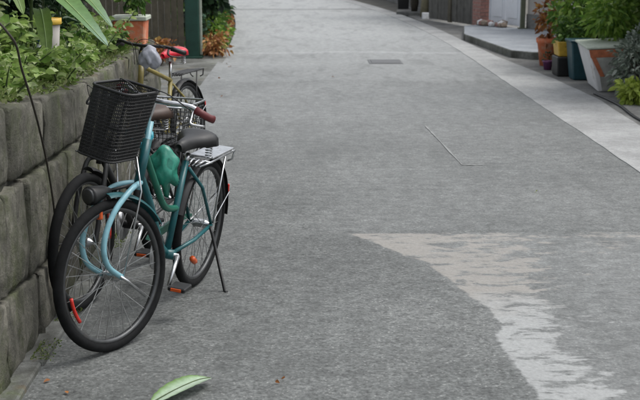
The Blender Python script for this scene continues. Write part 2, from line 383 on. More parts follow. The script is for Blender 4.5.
for nm, arr in (('patch', patch), ('zone', zone), ('edge', edge)):
    a = road.data.attributes.new(nm, 'FLOAT', 'POINT'); a.data.foreach_set('value', np.array(arr, np.float32))
def ribbon(name, mat, x0, x1, y0, y1, z, dy=.5, th=.05, jitter=0.0):
    mb = MB(); Y = np.arange(y0, y1+.01, dy); vs = []
    for y in Y:
        a = (x0(y) if callable(x0) else x0)+bend(y)+random.uniform(-jitter, jitter); b = (x1(y) if callable(x1) else x1)+bend(y)+random.uniform(-jitter, jitter)
        vs += [(a, y, z-th), (a, y, z), (b, y, z), (b, y, z-th)]
    fs = [(4*i+k, 4*i+k+1, 4*i+5+k, 4*i+4+k) for i in range(len(Y)-1) for k in range(3)]
    return mb.add(vs, fs).build(name, mat)
strip = tag(ribbon('pavement_strip', 'strip', 2.58, lambda y: np.interp(y, [0, 10, 13, 15, 18, 21], [3.2, 3.2, 3.34, 3.27, 3.04, 2.95]), -4, 60, .0035, .25, .05, .006), kind='structure')
apron = tag(MB().prism([(3.1, -4), (9, -4), (9, 29), (2.6, 29), (2.75, 26)], -.05, -.002).build('pavement', 'apron'), kind='structure')
WX = -1.165
wx = lambda y: float(np.interp(y, [0, 5.8, 8, 10.6], [WX, WX, -1.26, -1.33]))
# thin kerb stones along the wall foot
kerb = thing('kerb', 'low concrete kerb stones along the foot of the block wall', 'kerb')
y = 2.0; i = 0
while y < 10.3:
    L = .62+.1*math.sin(i*2.3); w = .10+.005*math.sin(i*1.7)
    MB().box((wx(y+L/2)+.01+w/2-.03, y+L/2, .0), (w, L-.008, .05)).build('kerb_stone', 'kerb', kerb, bevel=.008); y += L; i += 1
# utility cover, worn line, far cross joint
uc = thing('utility_cover', 'small square iron utility cover set in the asphalt', 'cover', (1.21, 17.3, .001))
MB().box((0, 0, -.005), (.50, .62, .02)).build('frame', 'iron', uc, bevel=.004)
MB().box((0, 0, .0), (.42, .53, .022)).build('plate', 'iron', uc, bevel=.004)
mb = MB()
def strip_line(mb, pts, w, z):
    for (a, b) in zip(pts[:-1], pts[1:]):
        a, b = Vector((*a, z)), Vector((*b, z)); d = (b-a).normalized(); s = Vector((-d.y, d.x, 0))*w/2
        n = 14; vs = []
        for k in range(n+1):
            q = a.lerp(b, k/n); j = random.uniform(.35, 1.25); vs += [q+s*j, q-s*j*random.uniform(.5, 1.2)]
        mb.add(vs, [(2*k, 2*k+1, 2*k+3, 2*k+2) for k in range(n)])
strip_line(mb, [(1.17, 11.0), (1.251, 8.97)], .016, .0035); strip_line(mb, [(1.251, 8.97), (1.42, 8.96)], .026, .0039)
lm = mb.build('line_marking', 'chalk', road)

# ------------------------------------------------------------------ the block wall on the left
TOPZ = ([2, 4.4, 5.2, 6.03, 8, 10, 16], [1.16, 1.09, 1.035, .98, .92, .885, .86])
J1 = ([2, 4.33, 6.07, 8, 10, 16], [.84, .766, .69, .64, .62, .60])
J2 = ([2, 4.24, 5.2, 7, 10, 16], [.47, .355, .285, .27, .265, .26])
zt = lambda y: float(np.interp(y, *TOPZ)); z1 = lambda y: float(np.interp(y, *J1)); z2 = lambda y: float(np.interp(y, *J2))
wall = thing('block_wall', 'mossy grey concrete block retaining wall beside the parked bicycles', 'wall', (0, 0, 0))
mb = MB(); Y = np.linspace(1.2, 10.5, 24); vs = []
for y in Y: vs += [(wx(y)-.05, y, -.05), (wx(y)-.05, y, zt(y)-.05), (wx(y)-.36, y, zt(y)-.05), (wx(y)-.36, y, -.05)]
mb.add(vs, [(4*i+k, 4*i+k+1, 4*i+5+k, 4*i+4+k) for i in range(len(Y)-1) for k in range(3)]); n = len(Y)-1
mb.f += [(0, 1, 2, 3), (4*n+3, 4*n+2, 4*n+1, 4*n)]
mb.build('core', 'mortar', wall)
courses = [(lambda y: .0, z2, [3.35, 3.8, 4.30, 4.85, 5.3, 5.8, 6.4], 0.0, .5), (z2, z1, [4.02, 4.36, 4.735, 5.10, 5.60, 6.1, 6.6], .004, .48), (z1, zt, [3.7, 4.12, 4.60, 5.19, 5.60, 6.0, 6.5], -.028, .46)]
for za, zb, cuts, setb, step in courses:
    c = [1.2, cuts[0]-1.1]+cuts
    while c[-1] < 10.0: c.append(c[-1]+step+random.uniform(-.10, .10))
    c[-1] = 10.53
    for a, b in zip(c[:-1], c[1:]):
        g = .012; pr = setb+random.uniform(-.012, .012); nu, nv = 9, 5; vs = []; fs = []
        for j in range(nv+1):
            for i in range(nu+1):
                u, v = i/nu, j/nv; rim_ = (i in (0, nu)) or (j in (0, nv)); cor = (i in (0, nu)) and (j in (0, nv))
                u = (0, .025, .14, .28, .42, .56, .7, .85, .975, 1)[i]; v = (0, .045, .3, .6, .955, 1, 1)[j]; yy = a+g+(b-a-2*g)*u; zz = za(yy)+g+(zb(yy)-za(yy)-2*g)*v
                dx = -.010 if rim_ else random.uniform(-.011, .011)-(.003 if (i in (1, nu-1) or j in (1, nv-1)) else 0); dx -= .008 if cor else 0
                jy = random.uniform(-.009, .009); jz = random.uniform(-.009, .009)
                vs.append((wx(yy)+pr+dx, yy+jy, zz+jz))
        for j in range(nv):
            for i in range(nu): k = j*(nu+1)+i; fs.append((k, k+1, k+nu+2, k+nu+1))
        loop = [i for i in range(nu+1)]+[j*(nu+1)+nu for j in range(1, nv+1)]+[nv*(nu+1)+i for i in range(nu-1, -1, -1)]+[j*(nu+1) for j in range(nv-1, 0, -1)]
        o0 = len(vs); vs += [(wx(vs[i][1])-.30, vs[i][1], vs[i][2]) for i in loop]; nl = len(loop)
        fs += [(loop[(i+1) % nl], loop[i], o0+i, o0+(i+1) % nl) for i in range(nl)]+[tuple(range(o0+nl-1, o0-1, -1))]
        MB().add(vs, fs).build('block', 'wall', wall, smooth=True)
# planting bed behind the wall
mb = MB(); vs = []
Y = np.linspace(1.2, 10.45, 20)
for y in Y: vs += [(wx(y)-.26, y, zt(y)-.035), (-9, y, zt(y)+.05)]
vs += [(wx(10.45)-.26, 10.45, -.05), (-9, 10.45, -.05)]
mb.add(vs, [(2*i, 2*i+1, 2*i+3, 2*i+2) for i in range(len(Y))]); tag(mb.build('soil', 'soil'), kind='structure')
tag(MB().prism([(-1.22, 10.3), (-1.22, 18), (-1.5, 18.6), (-9, 18.6), (-9, 10.3)], -.05, -.0015).build('driveway', 'kerb'), kind='structure')
mb = MB(); Y = np.arange(18.4, 46, .6); vs = []
for y in Y: vs += [(-1.42+bend(y), y, -.03), (-1.46+bend(y), y, .03), (-9, y, .12)]
mb.add(vs, [(3*i+k, 3*i+k+1, 3*i+4+k, 3*i+3+k) for i in range(len(Y)-1) for k in range(2)]); tag(mb.build('verge', 'soil'), kind='structure')

# moss and low creeping growth along the wall top
N = 5200; yy = 2.5+rng.random(N)**1.3*7.9; xx = np.interp(yy, [0, 5.8, 8, 10.6], [WX, WX, -1.26, -1.33])-.05-rng.random(N)*.5
zz = np.interp(yy, *TOPZ)-.012+rng.random(N)*.05*(.3+np.sin(yy*5)**2)
D = rng.normal(size=(N, 3))*.6+np.array([.35, 0, .8])
tag(leaf_mesh('ground_cover', np.stack([xx, yy, zz], 1), D, .016+.024*rng.random(N), 'L_moss'), 'low moss and creeping green growth along the top of the block wall', 'moss', kind='stuff')
N = 5000; yy = 3.2+rng.random(N)*4; xx = -1.14+rng.random(N)**2*.09; zz = .018+.012*rng.random(N)
sel = (np.sin(yy*4.1)+np.sin(yy*9.7+1)) > .5
D = rng.normal(size=(N, 3))*.5+np.array([.3, 0, .7])
tag(leaf_mesh('weeds', np.stack([xx, yy, zz], 1)[sel], D[sel], .006+.010*rng.random(int(sel.sum())), 'L_moss'), 'tiny weeds and moss growing along the foot of the block wall', 'weeds', kind='stuff')

# ------------------------------------------------------------------ plants on the left
HG = 'leafy plants in the bed above the block wall'
hl = ['pale green leafy plant in the bed above the block wall']*20
for i, (x, y, h, ns, s) in enumerate([(-1.55, 4.9, .55, 9, .075), (-1.75, 5.5, .65, 10, .08), (-1.50, 5.7, .30, 9, .06), (-1.95, 6.4, .62, 10, .08), (-1.62, 6.4, .26, 10, .055), (-2.1, 7.3, .6, 9, .085), (-1.5, 7.0, .18, 9, .05), (-2.3, 5.6, .9, 9, .09), (-1.45, 4.8, .35, 8, .06), (-2.5, 6.8, .95, 9, .09), (-1.5, 5.3, .5, 10, .08), (-1.55, 6.0, .42, 10, .075), (-1.7, 6.9, .35, 10, .07), (-1.42, 5.6, .22, 9, .06), (-1.36, 5.0, .20, 9, .055), (-1.38, 6.3, .20, 9, .06), (-1.45, 7.4, .22, 9, .06), (-1.52, 8.3, .30, 9, .06), (-1.58, 9.2, .30, 9, .065)]):
    herb('leafy_plant', hl[i], (x, y, zt(y)-.02), h, ns, s*1.35, 'L_light', spread=.32, per=30, group=HG)
for i, (x, y, h) in enumerate([(-1.62, 8.0, .30), (-1.75, 9.0, .35), (-1.5, 8.8, .20)]):
    herb('fern', 'mid green low plant in the wall bed behind the handlebar of the far bicycle', (x, y, zt(y)-.02), h, 9, .07, 'L_mid', spread=.28, per=24, group='low plants in the wall bed behind the far bicycle')
# broad drooping leaves
def broad_leaf(parent, pts, w, mat, name='leaf', two=False):
    P = bez(pts, 7); n = len(P)-1; vs = []; fs = []
    for i, p in enumerate(P):
        t = (P[min(i+1, n)]-P[max(i-1, 0)]).normalized(); s = t.cross(Vector((0, 0, 1)))
        s = s.normalized() if s.length > .05 else Vector((1, 0, 0)); u = s.cross(t).normalized()
        ww = w*math.sin(math.pi*min(1, (i/n)*.94+.06))**.75*.5*(1+.05*math.sin(i*2.7)); f = .22*ww
        vs += [p-s*ww+u*f, p-s*ww*.5+u*f*.25, p, p+s*ww*.5+u*f*.25, p+s*ww+u*f]
    for i in range(n):
        for k in range(4): fs.append((5*i+k, 5*i+k+1, 5*i+6+k, 5*i+5+k))
    o = MB().add(vs, fs).build(name, mat, parent, True)
    if name == 'leaf': MB().tube([q+Vector((0, 0, .002)) for q in P], [.0055*(1-.75*i/n) for i in range(n+1)], 5).build('midrib', 'leafrib', o, True)
    a = o.data.attributes.new('rnd', 'FLOAT', 'POINT'); a.data.foreach_set('value', np.full(len(vs), random.random(), np.float32) if not two else (np.repeat(np.linspace(0, 1, len(P)), 5).astype(np.float32) if two == 'length' else np.tile(np.array([.0, .75, 1, 1, .6], np.float32), len(P)))); return o
bx, by = -1.55, 6.55
bl = thing('broad_leaf_plant', 'tall plant with long drooping leaves hanging over the wall towards the basket', 'plant', (bx, by, zt(by)-.03))
def rel(p): return (p[0]-bx, p[1]-by, p[2]-zt(by)+.03)
MB().tube([rel((bx, by, .9)), rel((-1.52, 6.5, 1.35)), rel((-1.46, 6.42, 1.75))], [.011, .009, .006], 8).build('stalk', 'stem', bl, True)
broad_leaf(bl, [rel(p) for p in [(-1.50, 6.45, 1.60), (-1.36, 6.25, 1.50), (-1.17, 6.0, 1.37), (-.99, 5.85, 1.205)]], .135, M['L_lance'], two='length')
broad_leaf(bl, [rel(p) for p in [(-1.48, 6.5, 1.62), (-1.30, 6.4, 1.55), (-1.16, 6.3, 1.42), (-1.03, 6.25, 1.27)]], .14, M['L_lance'], two='length')
broad_leaf(bl, [rel(p) for p in [(-1.48, 6.5, 1.55), (-1.40, 6.55, 1.50), (-1.27, 6.6, 1.36), (-1.20, 6.62, 1.20)]], .13, M['L_broad'])
broad_leaf(bl, [rel(p) for p in [(-1.5, 6.5, 1.6), (-1.55, 6.3, 1.62), (-1.50, 6.05, 1.52), (-1.42, 5.9, 1.36)]], .11, M['L_mid'])
broad_leaf(bl, [rel(p) for p in [(-1.47, 6.45, 1.7), (-1.35, 6.6, 1.75), (-1.15, 6.7, 1.66), (-1.0, 6.75, 1.48)]], .14, M['L_broad'])
broad_leaf(bl, [rel(p) for p in [(-1.48, 6.5, 1.35), (-1.42, 6.3, 1.36), (-1.36, 6.1, 1.26), (-1.33, 6.0, 1.12)]], .09, M['L_mid'])
broad_leaf(bl, [rel(p) for p in [(-1.48, 6.5, 1.66), (-1.7, 6.3, 1.7), (-1.85, 6.1, 1.6), (-1.95, 5.95, 1.45)]], .12, M['L_broad'])
# dark hedge mass behind
for i, (x, y, r, h, n) in enumerate([(-2.25, 8.1, .5, .8, 2600), (-2.2, 9.2, .5, .75, 2600), (-2.25, 10.1, .45, .7, 2200), (-3.0, 6.6, .9, 1.1, 5200), (-2.9, 8.4, .85, 1.05, 5200), (-2.75, 9.9, .75, 1.1, 4200), (-3.4, 4.8, .9, 1.2, 3500)]):
    shrub('hedge_shrub', 'dark evergreen shrub of the hedge behind the wall bed', 'shrub', (x, y, zt(y)-.02), (r, 1.1, h), n, .10, 'L_dark', 30, group='dark hedge shrubs behind the wall bed')
herb('strap_leaf_plant', 'dark strap-leaved plant in front of the hedge above the wall', (-1.85, 8.2, .88), .7, 12, .20, 'L_dark', spread=.28, per=12, width=.18, droop=.5)
gt = thing('shading_tree', 'unseen broad tree added behind the hedge to shade the block wall', 'tree', (-3.3, 7.4, .9))  # tree out of view, added to darken the wall and bicycles
MB().tube([(0, 0, -.1), (.06, 0, .7), (-.05, .1, 1.6), (.1, 0, 2.6)], [.17, .14, .12, .08], 10).build('trunk', 'bark', gt, True)
for e in [(.9, -.9, 2.1), (.8, .9, 2.2), (-.6, 1.0, 2.3), (.5, -2.0, 2.2)]:
    MB().tube([(0, .05, 1.1), (e[0]*.5, e[1]*.5, 1.75), e], [.07, .045, .015], 7).build('limb', 'bark', gt, True)
P, D, _ = blob_points(8000, (1.7, 3.0, 1.0), 55, (-.1, -.2, 2.35), .36); k = P[:, 2] > 1.0; leaf_mesh('crown', P[k], D[k], .12*(.6+.8*rng.random(int(k.sum()))), 'L_dark', gt)
# thin dark stem leaning over the wall
mb = MB(); mb.tube(bez([(-1.40, 4.6, zt(4.6)-.05), (-1.25, 4.5, 1.42), (-1.12, 4.453, 1.356), (-1.12, 4.581, 1.22), (-1.12, 4.733, 1.06), (-1.125, 4.866, .913), (-1.135, 5.0, .76), (-1.14, 5.10, .58), (-1.14, 5.14, .40)], 6), .0048, 6)
tag(mb.build('trailing_stem', 'drystem', smooth=True), 'thin dark bare stem trailing down over the block wall', 'stem')
# flowerpots half hidden in the leaves
fp = thing('flowerpot', 'grey flowerpot with a yellow rim standing among the pale leafy plants', 'flowerpot', (-1.60, 7.3, .925))
MB().lathe([(.045, 0), (.068, .30), (.06, .30), (.045, .1)], 18).build('pot', 'plaster', fp, True)
MB().lathe([(.075, .295), (.079, .30), (.079, .335), (.072, .335), (.066, .30)], 18).build('rim', 'yellow', fp, True)
wp = thing('water_bottle', 'small pale plastic bottle standing on the wall bed among leafy plants', 'bottle', (-1.53, 6.7, .955))
MB().lathe([(.038, 0), (.042, .01), (.042, .13), (.036, .15), (.016, .175), (.015, .20)], 16).build('body', 'whitepaint', wp, True)
MB().lathe([(.018, .195), (.018, .22)], 12).build('cap', 'blueteal', wp, True)
# orange pot on the wall
op = thing('orange_pot', 'square orange terracotta pot with a pale rim on top of the wall', 'flowerpot', (-1.49, 10.0, .868))
def taper(mb, b, t, z0, z1):
    vs = [(x*b[0]/2, y*b[1]/2, z0) for x, y in ((-1, -1), (1, -1), (1, 1), (-1, 1))]+[(x*t[0]/2, y*t[1]/2, z1) for x, y in ((-1, -1), (1, -1), (1, 1), (-1, 1))]
    return mb.add(vs, [(3, 2, 1, 0), (4, 5, 6, 7), (0, 1, 5, 4), (1, 2, 6, 5), (2, 3, 7, 6), (3, 0, 4, 7)])
taper(MB(), (.25, .25), (.275, .275), 0, .215).build('pot', 'terracotta', op, bevel=.012)
taper(MB(), (.31, .31), (.31, .31), .213, .25).build('rim', 'potrim', op, bevel=.006)
P, D, _ = blob_points(240, (.16, .16, .14), 7, (0, 0, .40)); leaf_mesh('foliage', P, D, .07, 'L_mid', op)
# weathered board fence, green post, dry growth, ivy
bf = thing('board_fence', 'weathered dark board fence between the orange pot and the green post', 'fence', (-2.26, 17.85, 0), (0, 0, R(3)))
for i in range(20):
    MB().box((-1.50+i*.098, random.uniform(-.006, .006), 1.04+random.uniform(-.01, .01)), (.091, .02, 2.0)).build('board', 'wood', bf, bevel=.004)
for z in (.3, 1.7): MB().box((-.57, .03, z), (2.0, .035, .07)).build('rail', 'wood', bf)
gp = thing('green_post', 'thick dark green painted steel post at the end of the wall', 'post', (-1.73, 18.0, 0))
MB().box((0, 0, 1.25), (.215, .20, 2.5)).build('shaft', 'greenpaint', gp, bevel=.012)
MB().box((0, 0, .012), (.30, .28, .03)).build('base_plate', 'greenpaint', gp, bevel=.005)
MB().box((.128, 0, 1.25), (.035, .05, 2.4)).build('side_rail', 'potrim', gp, bevel=.004)
shrub('dry_plant', 'dry orange-brown leafy plant beside the foot of the green post', 'plant', (-1.40, 18.2, 0), (.24, .40, .22), 330, .075, 'L_dry', 12, stemmat='drystem', stem_r=.006)
shrub('dry_leaf_plant', 'dry yellow-brown plant at the foot of the weathered board fence', 'plant', (-2.15, 16.9, 0), (.36, .40, .22), 420, .08, 'L_dry', 12, stemmat='drystem', stem_r=.006)
shrub('ivy', 'dark ivy with round leaves growing behind the green post', 'plant', (-1.62, 18.9, 0), (.34, .5, .75), 1500, .11, 'L_dark', 22, zc=1.0, width=.8)
herb('pale_weed', 'pale green weed between the green post and the dry plant', (-1.60, 18.5, 0), .75, 6, .09, 'L_blue', spread=.12, per=14)
shrub('verge_weed', 'loose mid-green weed between the dry plant and the lane shrubs', 'plant', (-1.42, 19.0, 0), (.22, .5, .30), 420, .08, 'L_bush', 12, stemmat='stem', stem_r=.006)
for i, (y, r) in enumerate([(21.5, .6), (24, .7), (27, .7), (30.5, .8), (34, .8), (38, .9)]):
    shrub('lane_shrub', 'dark green shrub along the far lane edge beyond the green post', 'shrub', (-1.45-r*.80+bend(y), y, 0), (r, 1.9, .9), 2600, .13, 'L_dark' if i % 2 else 'L_mid', 26, zc=.72, group='shrubs along the far lane edge beyond the green post')
N = 2600; yy = 18.3+rng.random(N)**1.2*18; xx = np.array([-1.36+bend(q) for q in yy])-rng.random(N)*.5
tag(leaf_mesh('leaf_litter', np.stack([xx, yy, .03+.05*rng.random(N)], 1), rng.normal(size=(N, 3))+np.array([.4, 0, .5]), .05+.05*rng.random(N), 'L_dry'), 'dry leaf litter along the far lane edge beyond the green post', 'leaf litter', kind='stuff')
# ------------------------------------------------------------------ right side: step, gate, pillar, doors
tag(MB().prism([(2.95, 21.4), (3.22, 17.95), (3.50, 17.62), (5.4, 17.5), (5.4, 22.4), (4.35, 22.75), (3.62, 24.0), (3.25, 23.6)], -.04, .115).build('concrete_step', 'step', bevel=.012), 'low raised concrete step in front of the white doors', 'step')
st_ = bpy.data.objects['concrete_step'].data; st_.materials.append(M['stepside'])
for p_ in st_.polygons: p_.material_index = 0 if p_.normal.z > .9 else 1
def face_box(mb, a, b, z0, z1, th, off=0.0):
    a, b = Vector((*a, 0)), Vector((*b, 0)); d = (b-a).normalized(); nrm = Vector((d.y, -d.x, 0))
    q = [a+nrm*off, b+nrm*off, b+nrm*(off-th), a+nrm*(off-th)]
    vs = [(p.x, p.y, z) for z in (z0, z1) for p in q]
    return mb.add(vs, [(3, 2, 1, 0), (4, 5, 6, 7), (0, 1, 5, 4), (1, 2, 6, 5), (2, 3, 7, 6), (3, 0, 4, 7)])
def lerp2(a, b, t): return (a[0]+(b[0]-a[0])*t, a[1]+(b[1]-a[1])*t)
gA, gB = (2.93, 27.3), (3.62, 24.72)
gate = thing('board_gate', 'dark grey upright board gate beside the pink brick pillar', 'gate')
nb = 14
for i in range(nb):
    a, b = lerp2(gA, gB, (i+.04)/nb), lerp2(gA, gB, (i+.96)/nb)
    face_box(MB(), a, b, .05, 2.2, .03, random.uniform(0, .012)).build('board', 'gatewood', gate, bevel=.004)
for z in (.35, 1.8): face_box(MB(), gA, gB, z, z+.1, .04, -.032).build('rail', 'gatewood', gate)
face_box(MB(), lerp2(gA, gB, .47), lerp2(gA, gB, .53), .03, 2.25, .05, .035).build('post', 'wood', gate)
pil = thing('brick_pillar', 'pink brick pillar between the board gate and the white doors', 'pillar')
pc = Vector((3.76, 24.42, 0)); ang = math.atan2(gB[1]-gA[1], gB[0]-gA[0])
rm = Matrix.Translation(pc) @ Matrix.Rotation(ang, 4, 'Z')
MB().box((0, 0, 1.2), (.39, .29, 2.42)).xf(rm).build('core', 'brickmortar', pil)
for k in range(31):
    z = .04+k*.077
    if k % 2:
        bl_ = [((-.102, -.0945), (.193, .10)), ((.102, -.0945), (.193, .10)), ((-.15, .05), (.10, .19)), ((.15, .05), (.10, .19))]
    else: bl_ = [((-.151, -.05), (.10, .193)), ((.151, -.05), (.10, .193)), ((0, -.0945), (.19, .10)), ((-.102, .098), (.19, .10)), ((.102, .098), (.19, .10))]
    for (cx, cy), (dx, dy) in bl_:
        MB().box((cx*1.04, cy*1.06, z+.033), (dx, dy, .066)).xf(rm).build('brick', 'brick', pil)
dA, dB = (3.86, 24.15), (4.30, 22.98)
doors = thing('white_doors', 'pair of white painted doors above the concrete step', 'door')
for (t0, t1) in ((.03, .49), (.51, .97)):
    a, b = lerp2(dA, dB, t0), lerp2(dA, dB, t1)
    d = face_box(MB(), a, b, .14, 2.15, .05).build('door_leaf', 'whitepaint', doors, bevel=.006)
    for z0, z1_ in ((.28, .95), (1.05, 2.0)): face_box(MB(), lerp2(a, b, .17), lerp2(a, b, .83), z0, z1_, .02, .012).build('panel', 'whitepaint', d, bevel=.005)
    h_ = lerp2(a, b, .88 if t0 < .1 else .12); face_box(MB(), h_, lerp2(h_, dB, .04), 1.0, 1.12, .05, .05).build('handle', 'chrome', d)
face_box(MB(), dA, lerp2(dA, dB, .025), .118, 2.22, .09, .02).build('jamb', 'whitepaint', doors)
face_box(MB(), lerp2(dA, dB, .975), dB, .118, 2.22, .09, .02).build('jamb', 'whitepaint', doors)
face_box(MB(), dA, dB, 2.225, 2.33, .09, .02).build('lintel', 'whitepaint', doors)
pp = thing('olive_post', 'slim olive metal post beside the white doors', 'post', (4.28, 22.72, .115))
MB().box((0, 0, 1.2), (.09, .09, 2.4)).build('shaft', 'olive', pp, bevel=.008); MB().box((0, 0, .01), (.16, .16, .02)).build('base_plate', 'olive', pp)
hw = thing('house_wall', 'dirty plaster house wall behind the potted plants', 'wall')
face_box(MB(), (4.38, 22.75), (5.3, 20.4), .118, 3.0, .2).build('plaster', 'plaster', hw)
face_box(MB(), (5.36, 20.35), (5.5, 9.5), -.04, 3.0, .2).build('plaster', 'plaster', hw)
face_box(MB(), (4.38, 22.75), (5.3, 20.4), .118, .40, .02, .024).build('plinth', 'apron', hw)
# rubble by the doors
for i in range(14):
    u = random.random()*.75; x, y = 3.62+.52*u+random.uniform(-.05, .05), 23.75-1.0*u+random.uniform(-.12, .12)
    s = random.uniform(.06, .12); mb = MB(); me = bmesh.new(); bmesh.ops.create_icosphere(me, subdivisions=1, radius=1)
    mb.v = [(v.co.x*s*random.uniform(.8, 1.2), v.co.y*s*random.uniform(.8, 1.2), v.co.z*s*.75*random.uniform(.8, 1.2)) for v in me.verts]
    mb.f = [tuple(v.index for v in f.verts) for f in me.faces]; me.free()
    tag(mb.build('stone', ['stone', 'brick', 'foam'][i % 3 if i % 5 else 0], loc=(x, y, .115+s*.6)), 'broken stone lying on the concrete step before the white doors', 'stone', 'broken stones before the white doors')
# far wall and the things beside it
tag(face_box(MB(), (2.1, 46), (3.55, 27.6), -.05, 2.2, .2).build('boundary_wall', 'apron'), 'dark concrete boundary wall beyond the board gate', 'wall')
tt = thing('lane_tree', 'pale-barked tree trunk beyond the end of the board gate', 'tree', (2.96, 28.6, -.01))
MB().tube([(0, 0, 0), (.02, .03, .8), (-.03, 0, 1.8), (.05, .1, 2.6)], [.11, .085, .075, .06], 10).build('trunk', 'palebark', tt, True)
P, D, _ = blob_points(1500, (1.0, 1.0, .8), 18, (.2, 0, 3.1)); leaf_mesh('crown', P, D, .14, 'L_mid', tt)
tag(MB().prism([(2.35, 29.6), (2.95, 29.2), (3.25, 31.6), (2.6, 32.2)], -.03, .07).build('plinth', 'apron', bevel=.01), 'low dark concrete plinth under the far planters', 'plinth')
for (x, y, w, h, m, lb) in [(2.62, 30.9, .28, .5, 'black', 'black box planter on the low far plinth'), (2.82, 29.75, .22, .45, 'bark', 'brown round-shouldered pot on the low far plinth')]:
    t = thing('planter', lb, 'planter', (x, y, .07)); 
    if m == 'black': taper(MB(), (w, w), (w*1.15, w*1.15), 0, h).build('pot', m, t, bevel=.01)
    else: MB().lathe([(w*.35, 0), (w*.5, h*.5), (w*.42, h*.9), (w*.46, h)], 16).build('pot', m, t, True)
    P, D, _ = blob_points(260, (.28, .28, .3), 8, (0, 0, h+.2)); leaf_mesh('foliage', P, D, .1, 'L_dark', t)
tag(MB().box((0, 0, .07), (.16, .18, .15)).build('block', 'foam', loc=(2.90, 27.75, 0), bevel=.01), 'small white block at the foot of the pale tree', 'block')

# ------------------------------------------------------------------ pots on the right
def round_pot(name, label, loc, r0, r1, h, mat, leaf=None, n=300, fr=(.3, .3, .3), ls=.08, sq=1.0):
    t = thing(name, label, 'flowerpot', loc)
    MB().lathe([(r0, 0), (r1*.97, h*.82), (r1*1.06, h*.83), (r1*1.08, h), (r1*.96, h), (r1*.9, h*.85)], 22, sq=sq).build('pot', mat, t, True)
    MB().lathe([(r1*.9, h*.86), (0.01, h*.9)], 16).build('compost', 'soil', t)
    if leaf:
        P, D, _ = blob_points(n, fr, 10, (0, 0, h+fr[2]*.7)); leaf_mesh('foliage', P, D, ls*(.6+.8*rng.random(n)), leaf, t)
    return t
round_pot('flowerpot', 'orange round pot with dry reddish leaves on the pavement', (3.56, 16.75, 0), .13, .18, .40, 'terracotta', 'L_dry', 260, (.26, .26, .35))
round_pot('flowerpot', 'small purple pot in front of the orange pot', (3.42, 16.15, 0), .05, .07, .13, 'purple', 'L_dark', 40, (.08, .08, .08), .04)
t = thing('box_planter', 'black box planter with a yellow inner tub between orange and teal pots', 'planter', (3.52, 15.45, 0))
taper(MB(), (.30, .34), (.32, .36), 0, .26).build('box', 'black', t, bevel=.012); taper(MB(), (.27, .30), (.32, .34), .262, .46).build('tub', 'yellow', t, bevel=.012)
P, D, _ = blob_points(500, (.32, .35, .32), 10, (0, 0, .66)); leaf_mesh('foliage', P, D, .085, 'L_mid', t)
t = thing('teal_bin', 'tall dark teal plastic bin between the yellow tub and white box', 'bin', (3.60, 14.98, 0))
taper(MB(), (.23, .26), (.33, .34), 0, .50).build('body', 'blueteal', t, bevel=.015); taper(MB(), (.36, .37), (.36, .37), .485, .52).build('rim', 'blueteal', t, bevel=.01)
t = thing('foam_planter', 'large white tapered box planter with a rust-coloured band', 'planter', (3.80, 14.05, 0), (0, R(-3), R(-6)))
taper(MB(), (.50, .86), (.74, 1.10), .01, .53).build('box', 'foam', t, bevel=.012)
# greyer front panel, rust band, corner strip and lid sit a few millimetres proud
def quad_slab(parent, name, mat, pts, n, th=.006):
    nv = Vector(n)*th; v = [Vector(p) for p in pts]; MB().add(v+[p+nv for p in v], [(3, 2, 1, 0), (4, 5, 6, 7), (0, 1, 5, 4), (1, 2, 6, 5), (2, 3, 7, 6), (3, 0, 4, 7)]).build(name, mat, parent)
def fy(x, z): q = (z-.01)/.52; return Vector((x*(.25+.12*q), -(.43+.12*q)-.001, z))
quad_slab(t, 'front_panel', 'foamgrey', [fy(-.80, .03), fy(.98, .03), fy(.98, .43), fy(-.80, .43)], (0, -.97, -.2))
quad_slab(t, 'rust_band', 'rust', [fy(-1.0, .432), fy(1.0, .432), fy(1.0, .525), fy(-1.0, .525)], (0, -.97, -.2), .009)
quad_slab(t, 'rust_strip', 'rust', [fy(-.78, .20), fy(-.60, .20), fy(-.82, .43), fy(-.98, .43)], (0, -.97, -.2), .013)
taper(MB(), (.79, 1.15), (.79, 1.15), .532, .56).build('lid_rim', 'potrim', t, bevel=.008)
P, D, _ = blob_points(900, (.42, .55, .36), 14, (.10, .15, .84)); leaf_mesh('foliage', P, D, .085, 'L_bush', t)
shrub('green_bush', 'bright green leafy bush spreading over the pots', 'shrub', (4.15, 16.3, 0), (.75, 1.4, .95), 5200, .095, 'L_bush', 36, zc=1.05)
shrub('green_bush', 'lower yellow-green bush behind the white box planter', 'shrub', (4.45, 14.6, 0), (.6, .9, .75), 2600, .085, 'L_light', 24, zc=.95)
herb('potted_stems', 'tall reddish dry stems rising behind the orange pot', (3.80, 17.2, .0), 1.35, 9, .10, 'L_dry', spread=.22, per=22, stemmat='bark')
shrub('grey_shrub', 'grey-green small-leaved shrub against the white box planter', 'shrub', (3.84, 12.95, 0), (.36, .40, .42), 2300, .06, 'L_grey', 22, zc=.42)
shrub('yellow_plant', 'low bright yellow-green plant below the grey-green shrub', 'plant', (3.63, 12.60, 0), (.20, .22, .14), 420, .08, 'L_yellow', 9, stemmat='stem', stem_r=.006)
tr = thing('dark_tree', 'dark-barked tree with deep green crown at the right pavement edge', 'tree', (4.42, 13.5, -.02))
MB().tube([(0, 0, 0), (-.04, 0, .6), (.05, .1, 1.4), (-.02, .15, 2.6)], [.13, .10, .085, .06], 10).build('trunk', 'bark', tr, True)
for e in [(-.5, -.3, 1.6), (.6, .2, 2.0), (-.3, .7, 2.2), (.3, -.6, 1.9)]:
    MB().tube([(0, .05, .9), (e[0]*.5, e[1]*.5, 1.35), e], [.05, .035, .012], 7).build('limb', 'bark', tr, True)
P, D, _ = blob_points(6500, (1.15, 1.2, 1.1), 40, (0, 0, 2.2)); k = P[:, 2] > .75; leaf_mesh('crown', P[k], D[k], .10*(.6+.8*rng.random(int(k.sum()))), 'L_dark', tr)
